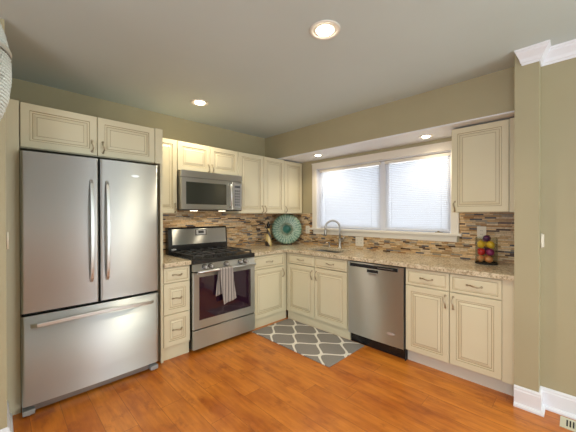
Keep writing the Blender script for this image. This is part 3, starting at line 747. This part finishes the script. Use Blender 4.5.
MB().lathe([(.001, 0), (.030, 0), (.030, .006), (.024, .014), (.019, .03), (.017, .09), (.019, .10), (.019, .115), (.014, .125), (.001, .125)], (0, 0, 0), 24).build('base', M['chrome'], t)
# spout arcs back over the basin, toward the left of the photo
dx, dy = -.62, .785
pts = [(0, 0, .12), (0, 0, .20), (0, 0, .27)]
rr_ = .095
for i in range(1, 13):
    a_ = PI * i / 12 * 1.02; q = rr_ * (1 - math.cos(a_)); pts.append((dx * q, dy * q, .27 + rr_ * math.sin(a_)))
pts.append((dx * .19, dy * .19, .235)); 
spo = MB().tube(pts, .0135, 14).build('spout', M['chrome'], t)
MB().tube([(dx * .19, dy * .19, .25), (dx * .191, dy * .191, .235), (dx * .193, dy * .193, .185), (dx * .193, dy * .193, .165)], [.0125, .0165, .018, .016], 14).build('spray_head', M['chrome'], spo)
MB().tube([(0.0, -.015, .085), (0, -.040, .095), (-.01, -.062, .13), (-.012, -.070, .165)], [.011, .010, .007, .006], 10).build('lever', M['chrome'], t)
t = thing('soap_dispenser', 'short brushed nickel soap dispenser pump beside the faucet', 'soap dispenser', (-.075, -.90, .914))
MB().lathe([(.001, 0), (.018, 0), (.018, .006), (.011, .012), (.010, .05), (.013, .055), (.013, .07), (.001, .072)], (0, 0, 0), 16).build('pump', M['chrome'], t)
MB().tube([(0, 0, .066), (-.03, 0, .070), (-.07, 0, .062)], [.006, .006, .005], 8).build('nozzle', M['chrome'], t)

# outlets on the mosaic
def outlet(y, z, w, label, double=False, nm='wall_outlet'):
    t = thing(nm, label, 'outlet', (-.0085, y, z), RZ, 'outlet plates on the mosaic wall')
    B(-w / 2, w / 2, -.006, 0, -.058, .058, bev=.002).build('cover_plate', M['plate'], t)
    xs2 = (-w / 4, w / 4) if double else (0,)
    for x in xs2:
        B(x - .018, x + .018, -.008, -.006, -.034, .034, bev=.0008).build('socket_face', M['plate'], t)
        for z_ in (-.018, .018):
            mb = MB()
            for s_ in (-1, 1): mb.box(x + s_ * .006 - .0012, x + s_ * .006 + .0012, -.0084, -.008, z_ - .005, z_ + .005)
            mb.build('socket_slots', M['platehole'], t)
outlet(-.452, 1.135, .075, 'cream outlet plate on mosaic between the teal platter and the window')
outlet(-1.331, 1.015, .115, 'wide cream outlet plate on mosaic under the window, right of faucet', True)
outlet(-2.655, 1.185, .075, 'cream outlet plate on mosaic right above the fruit jar')

# ------------------------------------------------------------------ counter decor
# platter on a small stand, leaning into the corner
t = thing('glass_platter', 'round teal glass platter with green centre propped up in the counter corner', 'platter', (-.235, -.235, .914), -PI / 4)
disc = MB(); seg = 66; prof2 = [(.001, .020), (.045, .020), (.065, .006), (.12, .0), (.18, -.006), (.222, -.014)]
vs = []; fs = []
for side in (0, 1):
    for r2, y2 in prof2:
        for k in range(seg):
            a_ = 2 * PI * k / seg; r3 = r2 * (1 + .02 * math.cos(a_ * 22) * (r2 / .222)); vs.append((r3 * math.cos(a_), y2 + side * .006 + .0012 * math.cos(a_ * 22) * (r2 / .222), r3 * math.sin(a_)))
q = len(prof2)
for side in (0, 1):
    for i in range(q - 1):
        for k in range(seg): k2 = (k + 1) % seg; o_ = side * q * seg; fs.append((o_ + i * seg + k, o_ + i * seg + k2, o_ + (i + 1) * seg + k2, o_ + (i + 1) * seg + k))
for k in range(seg): k2 = (k + 1) % seg; fs.append(((q - 1) * seg + k, (q - 1) * seg + k2, (2 * q - 1) * seg + k2, (2 * q - 1) * seg + k))
pd = disc.add(vs, fs, 0, True).build('platter_disc', M['platter'], t, (0, 0, .232)); pd.rotation_euler = (math.radians(-9), 0, 0)
st = MB()
for s_ in (-1, 1): st.tube([(s_ * .07, -.075, .02), (s_ * .07, -.06, .004), (s_ * .07, .05, .004), (s_ * .05, .075, .18)], .004, 8)
st.tube([(-.07, .05, .004), (.07, .05, .004)], .004, 8); st.build('plate_stand', M['blackmatte'], t)
# gold bottle
t = thing('decorative_bottle', 'tall gold and black patterned bottle with black stopper, left of the teal platter', 'bottle', (-.545, -.175, .914))
MB().lathe([(.001, 0), (.040, 0), (.046, .008), (.047, .03), (.040, .12), (.028, .20), (.020, .235), (.016, .25), (.001, .25)], (0, 0, 0), 8, smooth=False).build('body', M['gold'], t)
MB().lathe([(.016, .2505), (.020, .256), (.016, .27), (.026, .285), (.028, .30), (.020, .318), (.010, .330), (.012, .342), (.001, .35)], (0, 0, 0), 16).build('stopper', M['black'], t)
MB().tube([(-.018, 0, .235), (-.045, 0, .262), (-.060, 0, .300), (-.072, 0, .312)], [.006, .006, .005, .004], 8).build('side_spout', M['blackmatte'], t)
# fruit jar
JX, JY, JZ = -.165, -2.722, .914
t = thing('glass_jar', 'clear cylindrical glass jar filled with fruit on the right worktop', 'jar', (JX, JY, JZ))
jr = .085
MB().lathe([(.001, 0), (jr - .006, 0), (jr, .006), (jr, .235), (jr - .002, .238), (jr - .004, .235), (jr - .004, .010), (.001, .008)], (0, 0, 0), 40).build('glass_body', M['jar'], t)
MB().lathe([(jr + .0005, .0), (jr + .003, .002), (jr + .003, .010), (jr + .0005, .012), (jr + .0005, 0)], (0, 0, 0), 40).build('base_band', M['blackmatte'], t)
def fr(name, kind, x, y, z, r, sx=1, sz=1, label='', top=True, stem=None):
    mb = MB(); pr_ = []
    for i in range(15):
        a_ = -PI / 2 + PI * i / 14; rad = math.cos(a_) * r; h = math.sin(a_) * r * sz
        if kind == 'apple' and abs(a_) > 1.0: h *= 1 - .22 * (abs(a_) - 1.0) / .57
        if kind == 'lemon' and i in (0, 14): h *= 1.16
        pr_.append((max(rad, .0008), h))
    mb.lathe(pr_, (0, 0, 0), 20)
    o = mb.build(name, M[stem], loc=(JX + x, JY + y, JZ + z)); o.rotation_euler = (random.uniform(-.5, .5), random.uniform(-.5, .5), random.uniform(0, 3))
    tag(o, label, name, 'fruit in the glass jar'); return o
fr('peach', 'apple', -.038, -.026, .045, .031, label='orange peach at the bottom right of the fruit jar', stem='peach')
fr('peach', 'apple', -.028, .040, .044, .030, label='orange peach at the bottom left of the fruit jar', stem='peach')
fr('peach', 'apple', .040, 0, .045, .031, label='orange peach at the bottom rear of the fruit jar', stem='peach')
fr('apple', 'apple', -.027, .035, .108, .033, label='red apple in the left middle of the fruit jar', stem='apple_red')
fr('apple', 'apple', -.030, -.034, .108, .033, label='dark crimson apple in the right middle of the fruit jar', stem='grape')
fr('plum', 'apple', .041, .002, .110, .032, label='dark plum at the middle rear of the fruit jar', stem='plum')
fr('lemon', 'lemon', -.030, .036, .174, .030, sz=1.08, label='yellow lemon at the upper left of the fruit jar', stem='lemon')
fr('lemon', 'lemon', -.028, -.038, .174, .030, sz=1.08, label='yellow lemon at the upper right of the fruit jar', stem='lemon')
fr('lemon', 'lemon', .040, 0, .176, .030, sz=1.05, label='yellow lemon at the upper rear of the fruit jar', stem='lemon')
fr('plum', 'apple', -.010, -.004, .226, .031, label='dark purple plum on top of the fruit jar', stem='plum')

tag(B(-5.2, -.95, -5.95, -3.75, .0005, .012, bev=.004).build('added_bounce_rug', paint('pale_bounce_rug', (0.55, 0.56, 0.56), .95)), 'large unseen pale grey rug added on the dining side floor to neutralise reflections', 'rug')  # unseen rug, added to cut red floor bounce and grey the fridge reflection
# ------------------------------------------------------------------ rug, floor register, hinges
rg = B(0, .60, 0, 1.105, .0005, .009, bev=.002).build('trellis_rug', M['rug'], loc=(-1.205, -1.748, 0))
tag(rg, 'grey rug with white trellis pattern on the wood floor by the sink', 'rug')
t = thing('floor_register', 'cream metal floor vent register with dark slots beside right baseboard', 'vent', (-.605, -3.225, 0))
VX, VY = .135, .33
B(-VX, 0, -VY, 0, .0005, .004, bev=.001).build('frame', M['vent'], t)
mb = MB()
for i in range(19): mb.box(-VX + .028, -.028, -.030 - i * .0150 - .0078, -.030 - i * .0150, .0038, .0046)
mb.build('slots', M['gap'], t)
def hinge(x, y, z, rz, label):
    t = thing('door_hinge', label, 'hinge', (x, y, z), rz)
    B(0, .014, -.002, 0, -.045, .045).build('hinge_leaf', M['plate'], t)
    MB().tube([(0, -.006, -.05), (0, -.006, .05)], .0055, 10).build('hinge_pin', M['plate'], t)
hinge(-.5605, -3.1245, 1.172, -PI / 2, 'painted cream door hinge on the right wall beside the pilaster')
hinge(-3.2455, -.93, 1.21, PI / 2, 'painted cream door hinge at the left wall edge beside refrigerator')

# ------------------------------------------------------------------ recessed downlights
def downlight(x, y, z, r, label, power, small=False):
    t = thing('recessed_light', label, 'ceiling light', (x, y, z), 0, 'recessed downlights')
    MB().lathe([(r, -.0005), (r, -.004), (r * .96, -.007), (r * .80, -.006), (r * .76, -.001), (r * .76, -.0005), (r, -.0005)], (0, 0, 0), 40).build('trim_ring', M['lamp_trim'], t)
    MB().lathe([(r * .76, -.001), (r * .60, -.0035), (r * .56, -.0035)], (0, 0, 0), 40).build('reflector', M['lamp_trim'], t)
    MB().lathe([(r * .58, -.003), (r * .52, -.010), (r * .34, -.014), (.001, -.016)], (0, 0, 0), 32).build('bulb', M['bulb_small' if small else 'bulb'], t)
    l = bpy.data.lights.new('lamp', 'SPOT'); l.energy = power; l.color = (1.0, 0.85, 0.62); l.spot_size = math.radians(150); l.spot_blend = .7; l.shadow_soft_size = r * .5
    o = bpy.data.objects.new('lamp', l); COL.objects.link(o); o.parent = t; o.location = (0, 0, -.045)
downlight(-1.846, -2.203, CZ, .095, 'large round recessed downlight in the ceiling, nearest the camera', 38)
downlight(-1.830, -.600, CZ, .088, 'round recessed downlight in the ceiling in front of the microwave', 27)
downlight(-.275, -.868, SOF, .068, 'small recessed downlight in the soffit above the faucet side of window', 11, True)
downlight(-.225, -2.222, SOF, .068, 'small recessed downlight in the soffit at the right end of window', 11, True)

downlight(-2.2, -4.9, CZ, .088, 'unseen downlight added over the dining side for brighter reflections, near patio door', 40)  # unseen dining downlights, added to brighten the walls the steel reflects
downlight(-4.3, -4.9, CZ, .088, 'unseen downlight added over the dining side for brighter reflections, far from the kitchen', 40)
# ------------------------------------------------------------------ chandelier at the left edge
t = thing('beaded_chandelier', 'pale ornate beaded chandelier cut off by the upper left edge', 'chandelier', (-3.426, -1.76, CZ))
zz0 = -CZ
MB().tube([(0, 0, 0), (0, 0, -.40)], .006, 8).lathe([(.001, -.0005), (.055, -.0005), (.055, -.008), (.02, -.03), (.006, -.035)], (0, 0, 0), 24).build('stem', M['chandmetal'], t)
def ring(z, r, rt, mt_, nm='ring'): return MB().tube([(r * math.cos(2 * PI * i / 48), r * math.sin(2 * PI * i / 48), z) for i in range(48)], rt, 8, closed=True).build(nm, mt_, t)
prof3 = [(2.068, .158), (2.03, .170), (1.975, .180), (1.93, .184), (1.87, .184), (1.80, .176), (1.74, .160), (1.69, .140), (1.645, .105), (1.62, .06), (1.61, .02)]
ring(1.972 + zz0, .182, .009, M['chandmetal']); ring(2.070 + zz0, .156, .008, M['chandmetal']); ring(1.955 + zz0, .186, .004, M['chandark'])
sp3 = MB()
for k in range(6):
    a_ = 2 * PI * k / 6; sp3.tube([(0, 0, -.395), (0.156 * math.cos(a_), 0.156 * math.sin(a_), 2.070 + zz0)], .004, 6); sp3.tube([(0.156 * math.cos(a_), 0.156 * math.sin(a_), 2.070 + zz0), (.182 * math.cos(a_), .182 * math.sin(a_), 1.972 + zz0)], .005, 6)
sp3.build('frame_arms', M['chandmetal'], t)
bd = MB(); ico = bmesh.new(); bmesh.ops.create_icosphere(ico, subdivisions=1, radius=1); ico.verts.index_update()
iv = [v_.co.copy() for v_ in ico.verts]; ifc = [[v_.index for v_ in f_.verts] for f_ in ico.faces]; ico.free()
def rz_(z):
    for (za, ra), (zb, rb) in zip(prof3, prof3[1:]):
        if zb <= z <= za: return rb + (ra - rb) * (z - zb) / (za - zb)
    return .02
z = 2.055; rowi = 0
while z > 1.615:
    r2 = rz_(z); cnt = max(6, int(2 * PI * r2 / .0125)); 
    for k in range(cnt):
        a_ = 2 * PI * (k + .5 * (rowi % 2)) / cnt; br = 0.0068 * random.uniform(.75, 1.08)
        bd.add([(v_.x * br + r2 * math.cos(a_), v_.y * br + r2 * math.sin(a_), v_.z * br * 1.15 + z + zz0) for v_ in iv], ifc)
    z -= .0118; rowi += 1
bo = bd.build('crystal_beads', M['crystal'], t); bo['kind'] = 'stuff'
